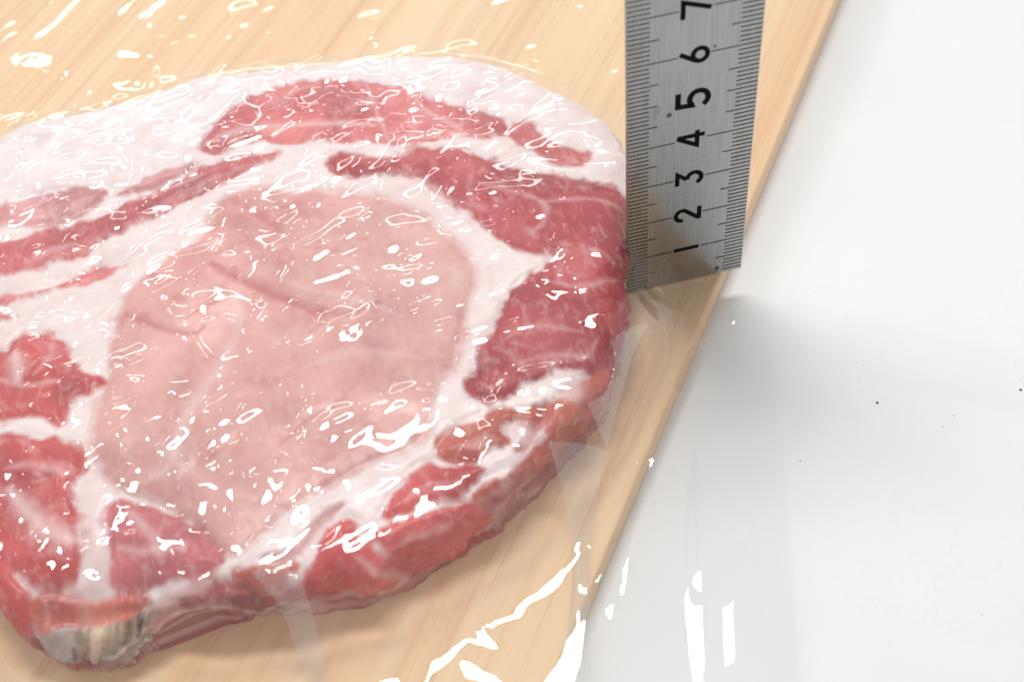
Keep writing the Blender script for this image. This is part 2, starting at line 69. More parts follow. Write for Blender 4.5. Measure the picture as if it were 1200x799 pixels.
FOLDS = [[[[-131.33,119.1],[-128.48,119.94],[-121.92,115.99],[-117.17,111.95]],1.0,0.55],[[[-112.39,102.77],[-108.2,99.71],[-101.8,80.71]],0.7,0.4],[[[-94.02,103.62],[-92.72,103.54]],0.9,0.4],[[[-86.54,82.07],[-87.75,75.61]],0.6,0.35],[[[-82.05,76.82],[-85.44,74.15],[-89.11,70.24]],0.6,0.35],[[[-58.41,76.79],[-53.64,74.16]],0.6,0.35],[[[-55.99,71.8],[-53.82,65.87],[-52.14,63.77]],0.7,0.45],[[[-39.54,106.95],[-39.39,101.05],[-37.88,103.45]],0.6,0.4],[[[-27.74,103.71],[-30.05,93.64],[-29.96,68.01]],0.6,0.45],[[[-26.68,103.35],[-29.09,69.35]],0.5,0.4],[[[-32.78,98.12],[-36.45,70.22]],0.7,0.4],[[[-21.35,90.74],[-16.88,91.02],[-11.58,89.96]],0.6,0.35],[[[-21.04,69.23],[-20.19,63.33]],0.6,0.35],[[[-0.54,103.81],[-1.69,94.19]],0.8,0.45],[[[-4.39,108.93],[-4.27,102.45]],0.7,0.45],[[[-0.46,87.31],[-1.63,78.96],[0.78,83.37]],0.9,0.5],[[[5.12,88.29],[3.05,81.91]],0.7,0.4],[[[16.75,71.16],[17.11,65.67]],0.7,0.4],[[[6.64,35.86],[7.17,33.0]],0.9,0.45],[[[-19.26,33.42],[-15.34,28.35],[-9.08,23.36],[-1.41,17.29],[2.66,13.48]],0.7,0.5],[[[-22.94,23.59],[-19.66,17.84],[-18.73,14.07]],0.8,0.55],[[[-16.53,20.95],[-17.97,17.24]],0.6,0.4],[[[-11.61,20.68],[-14.56,14.74],[-17.53,10.09]],0.5,0.35],[[[-10.69,13.47],[-4.95,11.13]],0.5,0.35],[[[-23.61,16.53],[-22.86,11.96]],0.9,0.5],[[[-4.98,4.5],[-4.73,0.34],[-8.58,-2.04],[-11.3,-2.35]],0.9,0.6],[[[-17.26,-1.6],[-14.04,-6.03],[-10.03,-7.29],[-7.22,-6.59]],0.8,0.5],[[[-26.65,-13.07],[-25.83,-15.3],[-24.29,-17.26]],0.5,0.4],[[[-21.93,-16.62],[-20.35,-20.3]],0.5,0.4],[[[-22.64,-20.09],[-20.56,-21.12],[-18.9,-21.16]],0.6,0.4],[[[-16.25,-16.25],[-13.24,-18.89],[-8.49,-20.01]],0.45,0.4],[[[-13.06,-24.28],[-15.66,-24.68],[-19.18,-25.38],[-19.6,-28.85],[-17.29,-27.61],[-14.1,-23.84]],0.8,0.6],[[[-23.82,-24.1],[-24.04,-28.23],[-25.23,-30.39],[-24.7,-32.76]],0.7,0.5],[[[-31.72,-26.22],[-29.64,-27.77],[-27.27,-29.42]],0.5,0.4],[[[-20.26,-31.35],[-22.09,-36.28],[-19.35,-33.35]],0.7,0.55],[[[-24.03,-39.14],[-21.99,-38.69],[-19.58,-36.82]],0.8,0.5],[[[-35.8,-18.67],[-34.69,-21.19]],0.4,0.35],[[[-50.4,0.48],[-45.95,-1.6]],0.5,0.35],[[[-49.05,-4.6],[-45.29,-7.29],[-41.65,-10.41]],0.5,0.35],[[[-58.75,-6.8],[-56.89,-9.0],[-54.96,-11.64]],0.5,0.4],[[[-48.14,-18.19],[-47.3,-20.72],[-44.51,-20.67]],0.5,0.4],[[[-45.29,-16.19],[-45.48,-18.92]],0.4,0.3],[[[-34.9,-6.47],[-35.24,-12.11],[-37.54,-15.0]],0.6,0.4],[[[-30.56,-3.23],[-33.62,-8.5]],0.6,0.4],[[[-90.92,19.63],[-90.89,13.75],[-90.54,10.32],[-91.57,7.23]],0.6,0.5],[[[-93.65,2.78],[-96.17,-1.37],[-102.54,-2.51],[-115.76,-3.19],[-125.48,-5.24]],0.7,0.6],[[[-104.34,-7.93],[-103.34,-12.54],[-105.79,-17.27]],0.6,0.5],[[[-91.92,-13.47],[-94.93,-15.07],[-99.92,-17.6],[-104.77,-19.15],[-115.63,-18.08]],0.7,0.6],[[[-89.45,-16.83],[-84.55,-16.02],[-82.39,-15.4]],0.6,0.5],[[[-85.64,-19.17],[-82.68,-21.63]],0.7,0.5],[[[-80.42,-22.89],[-78.12,-23.79],[-74.89,-26.13]],0.6,0.4],[[[-78.84,-5.15],[-79.6,-9.94],[-78.22,-9.2]],0.6,0.5],[[[-73.48,-3.32],[-72.14,-7.83]],0.6,0.4],[[[-70.0,-6.69],[-68.81,-10.63]],0.6,0.45],[[[-75.68,-13.26],[-74.17,-15.85]],0.6,0.4],[[[-68.31,-17.13],[-69.87,-21.73]],0.5,0.35],[[[-77.65,-16.54],[-76.04,-19.53],[-74.25,-23.54]],0.4,0.35],[[[-113.23,-11.14],[-110.54,-12.77],[-107.62,-8.84]],0.6,0.5],[[[-116.41,-17.47],[-112.45,-15.15],[-107.35,-11.95]],0.8,0.6],[[[-99.41,-22.26],[-96.08,-21.8]],0.6,0.45],[[[-85.21,-27.42],[-83.89,-25.54],[-81.36,-27.07]],0.5,0.4],[[[-92.2,4.71],[-90.04,0.92]],0.7,0.5],[[[-107.8,-24.1],[-109.12,-25.99],[-105.44,-27.04]],0.8,0.5],[[[-106.22,-36.69],[-103.98,-34.44],[-102.66,-32.62]],0.6,0.5],[[[-115.04,-40.22],[-116.5,-42.9],[-120.03,-46.29]],0.9,0.7],[[[-98.7,-53.44],[-92.62,-52.34],[-87.55,-50.89]],1.0,0.8],[[[-98.7,-53.44],[-97.67,-55.34],[-95.69,-55.55],[-96.88,-59.12],[-98.79,-64.38]],1.0,0.8],[[[-86.33,-53.18],[-89.03,-56.36],[-92.89,-55.12],[-93.9,-59.6]],0.9,0.7],[[[-83.67,-30.93],[-85.33,-41.64],[-85.1,-48.9],[-87.66,-55.69]],0.6,0.5],[[[-78.23,-31.74],[-82.07,-42.67],[-84.82,-50.77],[-87.09,-54.57]],0.6,0.5],[[[-73.78,-34.98],[-76.91,-37.83],[-79.37,-41.64],[-80.58,-45.83]],0.6,0.5],[[[-92.04,-38.19],[-88.1,-36.76],[-84.81,-36.28]],0.7,0.55],[[[-95.39,-42.23],[-91.84,-45.04],[-90.44,-48.11],[-87.16,-45.06]],0.7,0.55],[[[-95.87,-27.38],[-93.84,-31.33],[-94.53,-36.74]],0.7,0.5],[[[-97.94,-41.82],[-97.17,-45.07],[-95.61,-48.09]],0.8,0.5],[[[-84.96,-36.24],[-85.92,-41.45],[-88.53,-41.57]],0.6,0.5],[[[-79.5,-36.1],[-74.85,-36.2],[-71.01,-36.34]],0.5,0.4],[[[-56.72,-57.08],[-55.13,-55.59],[-49.13,-54.58],[-41.61,-52.98],[-37.59,-56.3],[-29.25,-54.97],[-26.45,-53.53]],0.9,0.9],[[[-26.21,-53.23],[-30.14,-58.38],[-34.94,-64.17]],0.9,0.8],[[[-66.43,-61.02],[-61.66,-62.84],[-58.09,-64.34],[-54.66,-62.54],[-52.25,-65.94],[-48.79,-64.16],[-43.38,-64.27],[-36.02,-64.74]],1.3,1.0],[[[-51.0,-39.63],[-54.12,-48.9],[-56.45,-55.35],[-58.11,-57.75]],0.6,0.45],[[[-42.52,-43.86],[-42.2,-47.88],[-41.13,-52.6]],0.8,0.6],[[[-45.56,-45.75],[-39.89,-47.71]],0.6,0.4],[[[-40.16,-42.33],[-38.16,-46.95],[-35.2,-48.4]],0.7,0.6],[[[-54.16,-54.78],[-50.76,-54.43],[-47.5,-53.25],[-46.72,-52.68]],0.7,0.5],[[[-67.37,-56.37],[-65.64,-58.11],[-64.23,-58.76]],1.1,0.6],[[[-60.58,-58.47],[-58.19,-57.19]],0.7,0.5],[[[-32.87,-37.99],[-30.1,-39.6],[-25.23,-38.96]],0.5,0.3],[[[-10.04,-23.05],[-12.96,-29.73],[-17.62,-34.61],[-25.34,-41.05],[-28.13,-41.54]],0.9,0.8],[[[-10.04,-23.05],[-6.51,-21.9],[2.74,-7.8]],0.8,0.7],[[[3.21,-7.46],[-0.61,-15.75],[-5.77,-21.04]],0.7,0.6],[[[-5.33,-13.25],[-8.19,-18.97],[-6.25,-21.02]],0.8,0.7],[[[-26.37,-40.66],[-25.61,-50.38],[-26.89,-62.88],[-31.56,-78.75]],1.3,1.0],[[[-17.51,-38.95],[-22.09,-49.47],[-26.88,-61.1]],0.9,0.7],[[[0.55,-16.1],[-1.21,-22.39],[-3.37,-30.52],[-5.5,-36.92],[-7.74,-45.44]],0.9,0.8],[[[-7.85,-29.21],[-10.56,-38.91]],0.6,0.5],[[[-9.26,-29.88],[-12.47,-37.33],[-11.65,-38.6]],0.7,0.5],[[[-14.93,-42.91],[-16.55,-45.61]],0.9,0.6],[[[5.53,-11.74],[5.83,-16.51],[5.31,-19.81]],0.7,0.5],[[[5.53,-11.74],[9.44,-8.13],[16.96,-8.31]],0.7,0.5],[[[13.82,-18.07],[12.13,-21.96]],0.7,0.4],[[[-12.42,-50.21],[-15.34,-55.52],[-19.16,-62.87]],0.8,0.5],[[[-11.3,-49.27],[-13.64,-53.16]],1.0,0.5],[[[-27.55,-61.81],[-26.46,-65.2]],0.9,0.6],[[[-23.7,-61.09],[-22.15,-62.16]],1.1,0.6],[[[-22.55,-63.52],[-21.58,-66.17],[-24.03,-71.88]],0.7,0.5],[[[84.18,63.63],[75.71,59.51],[69.73,53.05],[62.23,42.52]],1.4,0.8],[[[82.81,71.19],[77.86,67.49]],1.0,0.5],[[[46.8,48.78],[51.44,49.83],[56.92,51.92]],1.4,0.7],[[[49.01,36.97],[52.09,39.2]],1.6,0.7],[[[66.23,44.41],[60.41,35.32]],1.0,0.5],[[[55.99,32.16],[42.56,16.08],[29.2,1.4]],1.2,0.6],[[[19.86,-10.33],[19.62,-13.16],[22.6,-11.64]],0.8,0.5],[[[-51.32,62.55],[-49.49,68.18],[-46.86,65.8]],0.5,0.4],[[[-46.59,54.79],[-47.76,49.88]],0.5,0.4],[[[-27.51,47.13],[-29.28,43.09],[-31.53,41.38]],0.7,0.5],[[[-34.23,37.13],[-36.16,31.67]],0.6,0.5],[[[-42.42,39.01],[-39.64,38.69]],0.6,0.4],[[[-12.56,48.45],[-12.34,45.18]],0.7,0.5],[[[-9.59,28.74],[-1.64,30.11]],0.5,0.4],[[[-9.22,22.81],[-4.79,18.46]],0.6,0.4],[[[-4.4,-15.93],[-6.51,-20.18],[-2.41,-13.36]],0.6,0.9],[[[2.7,-7.31],[-0.83,-12.9],[-3.84,-15.71]],0.6,0.9],[[[3.91,-8.15],[1.4,-14.5],[1.37,-17.49]],0.5,0.8],[[[5.5,-12.44],[5.5,-16.42],[4.94,-21.51]],0.6,0.8],[[[9.09,-9.23],[6.88,-13.8],[7.71,-16.84],[11.41,-12.34]],0.6,0.8],[[[-17.88,-35.44],[-19.6,-37.15]],0.6,0.8],[[[-14.69,-32.05],[-15.05,-38.03]],0.5,0.8],[[[-7.52,-31.02],[-8.85,-37.76]],0.5,0.8],[[[-6.52,-33.44],[-9.41,-41.28],[-9.97,-45.99]],0.5,0.8],[[[-18.44,-42.3],[-19.91,-50.47]],0.6,0.8],[[[-9.39,-26.17],[-13.41,-36.45]],0.6,0.8],[[[-25.0,-41.82],[-24.77,-49.09]],0.7,0.8],[[[-12.1,-29.59],[-14.65,-33.13],[-16.17,-34.57]],0.6,0.8],[[[-5.04,-16.73],[-8.01,-22.62]],0.6,0.7],[[[8.56,0.76],[10.37,-5.25],[18.84,-5.55]],0.6,0.7],[[[1.04,-2.42],[1.69,-9.4],[2.5,-13.89]],0.6,0.8],[[[-28.57,-42.77],[-32.74,-46.13],[-39.29,-49.79]],0.7,0.8],[[[-43.59,-51.3],[-48.91,-53.25],[-53.96,-55.22]],0.7,0.7],[[[-78.44,-58.94],[-77.6,-58.46],[-76.56,-65.5]],0.7,0.8],[[[-99.52,-51.56],[-98.84,-56.9],[-99.84,-62.46]],0.7,0.8],[[[-112.42,-57.75],[-109.82,-58.93],[-105.47,-61.75]],0.7,0.7],[[[-119.33,-51.96],[-119.34,-55.19],[-119.47,-56.3]],0.7,0.8],[[[-114.09,-51.58],[-113.97,-55.55],[-112.73,-58.89]],0.6,0.8]]

# ---------- shared numeric helpers ----------
def lattice_noise(x, y, cell, seed):
    """smooth value noise in -1..1 on a lattice of the given cell size (mm)"""
    rs = np.random.RandomState(seed)
    tab = rs.uniform(-1, 1, (256, 256))
    fx = x / cell; fy = y / cell
    ix = np.floor(fx).astype(int); iy = np.floor(fy).astype(int)
    tx = fx - ix; ty = fy - iy
    tx = tx * tx * tx * (tx * (tx * 6 - 15) + 10); ty = ty * ty * ty * (ty * (ty * 6 - 15) + 10)
    a = tab[ix & 255, iy & 255]; b = tab[(ix + 1) & 255, iy & 255]
    c = tab[ix & 255, (iy + 1) & 255]; d = tab[(ix + 1) & 255, (iy + 1) & 255]
    return (a * (1 - tx) + b * tx) * (1 - ty) + (c * (1 - tx) + d * tx) * ty

def fbm(x, y, cell, seed, octaves=4, gain=0.5):
    out = 0; amp = 1; tot = 0
    for o in range(octaves):
        c, s = math.cos(0.7 * o + seed), math.sin(0.7 * o + seed)
        out = out + amp * lattice_noise(c * x - s * y, s * x + c * y, cell / 2 ** o, seed * 17 + o)
        tot += amp; amp *= gain
    return out / tot

def chaikin(pts, n=2, closed=True):
    p = np.array(pts, float)
    for _ in range(n):
        if closed:
            q = np.roll(p, -1, 0)
            p = np.stack([p * 0.75 + q * 0.25, p * 0.25 + q * 0.75], 1).reshape(-1, 2)
        else:
            a, b = p[:-1], p[1:]
            m = np.stack([a * 0.75 + b * 0.25, a * 0.25 + b * 0.75], 1).reshape(-1, 2)
            p = np.concatenate([p[:1], m, p[-1:]])
    return p

def poly_dist(x, y, pts, closed=True):
    """distance to a polyline, nearest point, and inside flag"""
    P = np.asarray(pts, float)
    n = len(P)
    best = np.full(x.shape, 1e18); nx = np.zeros_like(x); ny = np.zeros_like(x); along = np.zeros_like(x)
    inside = np.zeros(x.shape, bool)
    seglen = 0.0
    for i in range(n if closed else n - 1):
        ax, ay = P[i]; bx, by = P[(i + 1) % n]
        dx, dy = bx - ax, by - ay
        L2 = dx * dx + dy * dy + 1e-12
        t = np.clip(((x - ax) * dx + (y - ay) * dy) / L2, 0, 1)
        px = ax + t * dx; py = ay + t * dy
        d2 = (x - px) ** 2 + (y - py) ** 2
        m = d2 < best
        best = np.where(m, d2, best); nx = np.where(m, px, nx); ny = np.where(m, py, ny)
        along = np.where(m, seglen + t * math.sqrt(L2), along)
        seglen += math.sqrt(L2)
        if closed:
            c = ((ay > y) != (by > y)) & (x < dx * (y - ay) / (dy if abs(dy) > 1e-12 else 1e-12) + ax)
            inside ^= c
    return np.sqrt(best), nx, ny, inside, along / max(seglen, 1e-9)

def sstep(a, b, v):
    t = np.clip((v - a) / (b - a), 0, 1)
    return t * t * (3 - 2 * t)

def meat_surface(outline, step):
    """unrolled slab of meat: returns flat coordinates (u, v), mask, 3D position, inside distance"""
    O = chaikin(outline, 2)
    lo = O.min(0) - 22; hi = O.max(0) + 22
    us = np.arange(lo[0], hi[0], step); vs = np.arange(lo[1], hi[1], step)
    U, V = np.meshgrid(us, vs, indexing='ij')
    d, nx, ny, ins, _ = poly_dist(U, V, O)
    sd = np.where(ins, d, -d)
    # inward unit direction
    gx = (nx - U); gy = (ny - V)
    L = np.sqrt(gx * gx + gy * gy) + 1e-9
    sgn = np.where(ins, -1.0, 1.0)
    gx = gx / L * sgn; gy = gy / L * sgn
    back = sstep(10, 60, V * 0.9 - U * 0.25)               # the fat cap side slopes off more gently
    r = 5.5 + 6.5 * back
    H = 16.5 - 2.0 * back + 1.1 * fbm(U, V, 38, 3, 3)
    H = H - 8.0 * np.exp(-(((U - LOWSPOT[0]) / 13) ** 2 + ((V - LOWSPOT[1]) / 9) ** 2))
    s = r - sd
    a = np.clip(s / r, 0, math.pi / 2)
    below = np.maximum(s - r * math.pi / 2, 0)
    delta = np.where(s > 0, r - r * np.sin(a), sd)
    z = np.where(s > 0, H - r * (1 - np.cos(a)) - below, H)
    side = np.clip(s / (r * 1.2), 0, 1)
    delta = delta + 2.0 * side * fbm(U, V, 7.5, 8, 4, 0.6) + 0.25 * np.clip(below, 0, 6) * (1 + 0.6 * fbm(U, V, 14, 5, 2))
    X = U + gx * (delta - sd); Y = V + gy * (delta - sd)
    keep = z > -1.0
    return U, V, keep, X, Y, z, sd, side


# ---------------------------------------------------------------- object helpers
def link(o, parent=None):
    scene.collection.objects.link(o)
    if parent is not None:
        o.parent = parent
    return o

def tag(o, label=None, cat=None, group=None, kind=None):
    if label: o['label'] = label
    if cat: o['category'] = cat
    if group: o['group'] = group
    if kind: o['kind'] = kind
    return o

def empty(name, loc=(0, 0, 0), rz=0.0):
    o = bpy.data.objects.new(name, None)
    o.location = [c * MM for c in loc]
    o.rotation_euler = (0, 0, rz)
    o.empty_display_size = 0.01
    return link(o)

def mesh_from_arrays(name, verts, quads, mat, parent=None, normals=None, colors=None, smooth=True):
    me = bpy.data.meshes.new(name)
    nv, nf = len(verts), len(quads)
    k = quads.shape[1]
    me.vertices.add(nv)
    me.vertices.foreach_set('co', (np.asarray(verts, np.float32) * MM).ravel())
    me.loops.add(nf * k)
    me.loops.foreach_set('vertex_index', np.asarray(quads, np.int32).ravel())
    me.polygons.add(nf)
    me.polygons.foreach_set('loop_start', np.arange(0, nf * k, k, dtype=np.int32))
    me.update(calc_edges=True)
    me.polygons.foreach_set('use_smooth', np.full(nf, smooth))
    if colors is not None:
        for cname, carr in colors.items():
            at = me.color_attributes.new(cname, 'FLOAT_COLOR', 'POINT')
            at.data.foreach_set('color', np.asarray(carr, np.float32).ravel())
    me.validate()
    if normals is not None:
        me.normals_split_custom_set_from_vertices([tuple(n) for n in normals])
    me.materials.append(mat)
    return link(bpy.data.objects.new(name, me), parent)

def bm_object(name, bm, mat, parent=None, smooth=False):
    me = bpy.data.meshes.new(name)
    bmesh.ops.scale(bm, vec=(MM, MM, MM), verts=bm.verts)
    bm.normal_update()
    bm.to_mesh(me); bm.free()
    for p in me.polygons: p.use_smooth = smooth
    me.materials.append(mat)
    return link(bpy.data.objects.new(name, me), parent)

class Mat:
    """small node-building helper"""
    def __init__(self, name):
        self.m = bpy.data.materials.new(name)
        self.m.use_nodes = True
        self.nt = self.m.node_tree
        self.nt.nodes.clear()
        self.out = self.nt.nodes.new('ShaderNodeOutputMaterial')
    def n(self, kind, props=None, **inp):
        nd = self.nt.nodes.new(kind)
        for k, v in (props or {}).items(): setattr(nd, k, v)
        for k, v in inp.items():
            key = k.replace('_', ' ')
            sock = nd.inputs[int(k[1:])] if (k[0] == 'i' and k[1:].isdigit()) else nd.inputs[key]
            if hasattr(v, 'is_output') or isinstance(v, bpy.types.NodeSocket):
                self.nt.links.new(v, sock)
            else:
                sock.default_value = v
        return nd
    def math(self, op, a, b=0.0, clamp=False):
        return self.n('ShaderNodeMath', dict(operation=op, use_clamp=clamp), i0=a, i1=b).outputs[0]
    def ramp(self, fac, stops, interp='LINEAR'):
        nd = self.n('ShaderNodeValToRGB', Fac=fac)
        cr = nd.color_ramp; cr.interpolation = interp
        while len(cr.elements) < len(stops): cr.elements.new(0.5)
        for e, (p, c) in zip(cr.elements, stops):
            e.position = p; e.color = (c[0], c[1], c[2], 1) if len(c) == 3 else c
        return nd.outputs['Color']
    def mix(self, fac, a, b, blend='MIX'):
        nd = self.nt.nodes.new('ShaderNodeMix'); nd.data_type = 'RGBA'; nd.blend_type = blend
        for idx, v in ((0, fac), (6, a), (7, b)):
            if isinstance(v, bpy.types.NodeSocket): self.nt.links.new(v, nd.inputs[idx])
            else: nd.inputs[idx].default_value = v if idx == 0 or len(v) == 4 else (*v, 1)
        return nd.outputs[2]
    def surface(self, sock):
        self.nt.links.new(sock, self.out.inputs['Surface']); return self.m

# ---------------------------------------------------------------- materials
def wood_material():
    w = Mat('pale_wood')
    co = w.n('ShaderNodeTexCoord').outputs['Object']
    def mapped(sx, sy, sz=1.0):
        return w.n('ShaderNodeMapping', Vector=co, Scale=(sx, sy, sz)).outputs[0]
    broad = w.n('ShaderNodeTexNoise', Vector=mapped(26, 2.4), Scale=1.0, Detail=3.0, Distortion=0.6).outputs['Fac']
    fine = w.n('ShaderNodeTexNoise', Vector=mapped(420, 9), Scale=1.0, Detail=5.0, Roughness=0.65, Distortion=0.3).outputs['Fac']
    mid = w.n('ShaderNodeTexNoise', Vector=mapped(120, 4.5), Scale=1.0, Detail=4.0, Distortion=1.0).outputs['Fac']
    col = w.ramp(broad, [(0.30, (0.78, 0.50, 0.28)), (0.5, (0.82, 0.57, 0.345)), (0.68, (0.84, 0.63, 0.41))])
    col = w.mix(w.ramp(mid, [(0.55, (0, 0, 0)), (0.70, (0.3, 0.3, 0.3))]), col, (0.68, 0.37, 0.20))
    col = w.mix(w.ramp(fine, [(0.50, (0, 0, 0)), (0.75, (0.4, 0.4, 0.4))]), col, (0.60, 0.33, 0.18))
    ring = w.n('ShaderNodeTexNoise', Vector=mapped(190, 1.3), Scale=1.0, Detail=3.0, Distortion=0.4).outputs['Fac']
    col = w.mix(w.ramp(ring, [(0.55, (0, 0, 0)), (0.585, (0.26, 0.26, 0.26)), (0.60, (0.15, 0.15, 0.15)), (0.64, (0, 0, 0))]), col, (0.58, 0.28, 0.15))
    col = w.mix(w.ramp(ring, [(0.38, (0.22, 0.22, 0.22)), (0.44, (0, 0, 0))]), col, (0.88, 0.70, 0.49))
    pores = w.n('ShaderNodeTexNoise', Vector=mapped(700, 9), Scale=1.0, Detail=2.0).outputs['Fac']
    col = w.mix(w.ramp(pores, [(0.66, (0, 0, 0)), (0.76, (0.4, 0.4, 0.4))]), col, (0.58, 0.32, 0.16))
    bump = w.n('ShaderNodeBump', Strength=0.12, Distance=0.0003, Height=fine).outputs[0]
    p = w.n('ShaderNodeBsdfPrincipled', Base_Color=col, Roughness=0.55, Normal=bump)
    p.inputs['Specular IOR Level'].default_value = 0.35
    return w.surface(p.outputs[0])

def table_material():
    w = Mat('white_plaster')
    co = w.n('ShaderNodeTexCoord').outputs['Object']
    n1 = w.n('ShaderNodeTexNoise', Vector=co, Scale=210.0, Detail=5.0, Distortion=1.6).outputs['Fac']
    n2 = w.n('ShaderNodeTexNoise', Vector=co, Scale=34.0, Detail=3.0).outputs['Fac']
    vor = w.n('ShaderNodeTexVoronoi', dict(feature='F1'), Vector=co, Scale=130.0, Randomness=1.0).outputs['Distance']
    pits = w.ramp(vor, [(0.05, (0, 0, 0)), (0.16, (1, 1, 1))])
    ridg = w.ramp(n1, [(0.56, (0, 0, 0)), (0.60, (1, 1, 1)), (0.66, (0.2, 0.2, 0.2))])
    gate = w.ramp(n2, [(0.48, (0, 0, 0)), (0.62, (1, 1, 1))])
    rel = w.math('MULTIPLY', ridg, gate)
    h = w.math('ADD', w.math('MULTIPLY', rel, 0.7), w.math('MULTIPLY', pits, 0.5))
    bump = w.n('ShaderNodeBump', Strength=0.2, Distance=0.0006, Height=h).outputs[0]
    col = w.mix(w.ramp(n2, [(0.3, (0, 0, 0)), (0.7, (1, 1, 1))]), (0.725, 0.73, 0.73), (0.755, 0.755, 0.75))
    p = w.n('ShaderNodeBsdfPrincipled', Base_Color=col, Roughness=0.5, Normal=bump)
    p.inputs['Specular IOR Level'].default_value = 0.4
    return w.surface(p.outputs[0])

def meat_material():
    w = Mat('raw_pork')
    co = w.n('ShaderNodeTexCoord').outputs['Object']
    pig = w.n('ShaderNodeVertexColor', dict(layer_name='pigment'))
    isfat = pig.outputs['Alpha']
    fib = w.n('ShaderNodeTexNoise', Vector=w.n('ShaderNodeMapping', Vector=co, Rotation=(0, 0, 0.5), Scale=(1.0, 0.42, 1.0)).outputs[0],
              Scale=620.0, Detail=5.0, Roughness=0.62, Distortion=0.5).outputs['Fac']
    blot = w.n('ShaderNodeTexNoise', Vector=co, Scale=150.0, Detail=4.0).outputs['Fac']
    hue = w.ramp(blot, [(0.3, (0.88, 0.78, 0.80)), (0.5, (1, 1, 1)), (0.72, (1.04, 1.14, 1.12))])
    lean = w.mix(1.0, pig.outputs['Color'], hue, 'MULTIPLY')
    lean = w.mix(w.ramp(fib, [(0.52, (0, 0, 0)), (0.80, (0.5, 0.5, 0.5))]), lean, (0.80, 0.52, 0.50))
    fathue = w.ramp(blot, [(0.25, (0.96, 0.90, 0.91)), (0.6, (1, 1, 1))])
    fat = w.mix(1.0, pig.outputs['Color'], fathue, 'MULTIPLY')
    col = w.mix(isfat, lean, fat)
    hgt = w.math('ADD', fib, w.math('MULTIPLY', blot, 0.6))
    bump = w.n('ShaderNodeBump', Strength=0.35, Distance=0.0005, Height=hgt).outputs[0]
    p = w.n('ShaderNodeBsdfPrincipled', Base_Color=col, Roughness=0.33, Normal=bump)
    p.inputs['Subsurface Weight'].default_value = 0.35
    p.inputs['Subsurface Radius'].default_value = (1.0, 0.45, 0.38)
    p.inputs['Subsurface Scale'].default_value = 0.0009
    p.inputs['Specular IOR Level'].default_value = 0.45
    return w.surface(p.outputs[0])

def film_material():
    w = Mat('cling_film')
    facing = w.n('ShaderNodeLayerWeight', Blend=0.5).outputs['Facing']
    f5 = w.math('POWER', facing, 4.2)
    fac = w.math('ADD', w.math('MULTIPLY', f5, 0.85), 0.056, clamp=True)
    tr = w.n('ShaderNodeBsdfTransparent', Color=(0.998, 0.998, 0.998, 1))
    gl = w.n('ShaderNodeBsdfGlossy', Color=(1, 1, 1, 1), Roughness=0.016)
    mx = w.n('ShaderNodeMixShader', i0=fac, i1=tr.outputs[0], i2=gl.outputs[0])
    return w.surface(mx.outputs[0])

def steel_material():
    w = Mat('brushed_steel')
    co = w.n('ShaderNodeTexCoord').outputs['Object']
    br = w.n('ShaderNodeTexNoise', Vector=w.n('ShaderNodeMapping', Vector=co, Scale=(2600, 1, 70)).outputs[0], Scale=1.0, Detail=4.0, Roughness=0.7).outputs['Fac']
    sm = w.n('ShaderNodeTexNoise', Vector=co, Scale=260.0, Detail=4.0).outputs['Fac']
    col = w.mix(w.ramp(br, [(0.3, (0, 0, 0)), (0.7, (1, 1, 1))]), (0.33, 0.33, 0.325), (0.46, 0.46, 0.455))
    col = w.mix(w.ramp(sm, [(0.64, (0, 0, 0)), (0.78, (0.5, 0.5, 0.5))]), col, (0.22, 0.22, 0.21))
    bump = w.n('ShaderNodeBump', Strength=0.10, Distance=0.0001, Height=br).outputs[0]
    rough = w.ramp(sm, [(0.3, (0.24, 0.24, 0.24)), (0.7, (0.31, 0.31, 0.31))])
    p = w.n('ShaderNodeBsdfPrincipled', Base_Color=col, Metallic=1.0, Roughness=rough, Normal=bump)
    return w.surface(p.outputs[0])

def plain_material(name, color, rough=0.5, noise=0.0, scale=400.0):
    w = Mat(name)
    co = w.n('ShaderNodeTexCoord').outputs['Object']
    nz = w.n('ShaderNodeTexNoise', Vector=co, Scale=scale, Detail=4.0).outputs['Fac']
    lo = tuple(c * (1 - noise) for c in color); hi = tuple(min(1, c * (1 + noise)) for c in color)
    col = w.ramp(nz, [(0.3, lo), (0.7, hi)])
    p = w.n('ShaderNodeBsdfPrincipled', Base_Color=col, Roughness=rough)
    return w.surface(p.outputs[0])

M_WOOD, M_TABLE, M_MEAT, M_FILM, M_STEEL = wood_material(), table_material(), meat_material(), film_material(), steel_material()
def flap_material():
    w = Mat('layered_film')
    facing = w.n('ShaderNodeLayerWeight', Blend=0.5).outputs['Facing']
    fac = w.math('ADD', w.math('MULTIPLY', w.math('POWER', facing, 4.2), 0.8), 0.10, clamp=True)
    tr = w.n('ShaderNodeBsdfTransparent', Color=(0.96, 0.965, 0.97, 1))
    df = w.n('ShaderNodeBsdfDiffuse', Color=(0.85, 0.85, 0.86, 1))
    base = w.n('ShaderNodeMixShader', i0=0.06, i1=tr.outputs[0], i2=df.outputs[0])
    gl = w.n('ShaderNodeBsdfGlossy', Color=(1, 1, 1, 1), Roughness=0.06)
    return w.surface(w.n('ShaderNodeMixShader', i0=fac, i1=base.outputs[0], i2=gl.outputs[0]).outputs[0])

M_FLAP = flap_material()
M_INK = plain_material('black_engraving', (0.006, 0.006, 0.006), 0.9, 0.3)
M_INK.node_tree.nodes['Principled BSDF'].inputs['Specular IOR Level'].default_value = 0.1
M_STAIN = plain_material('dull_stain', (0.07, 0.068, 0.062), 0.6, 0.4, 2500.0)
M_SPECK = plain_material('dark_crumb', (0.05, 0.045, 0.04), 0.8, 0.3)

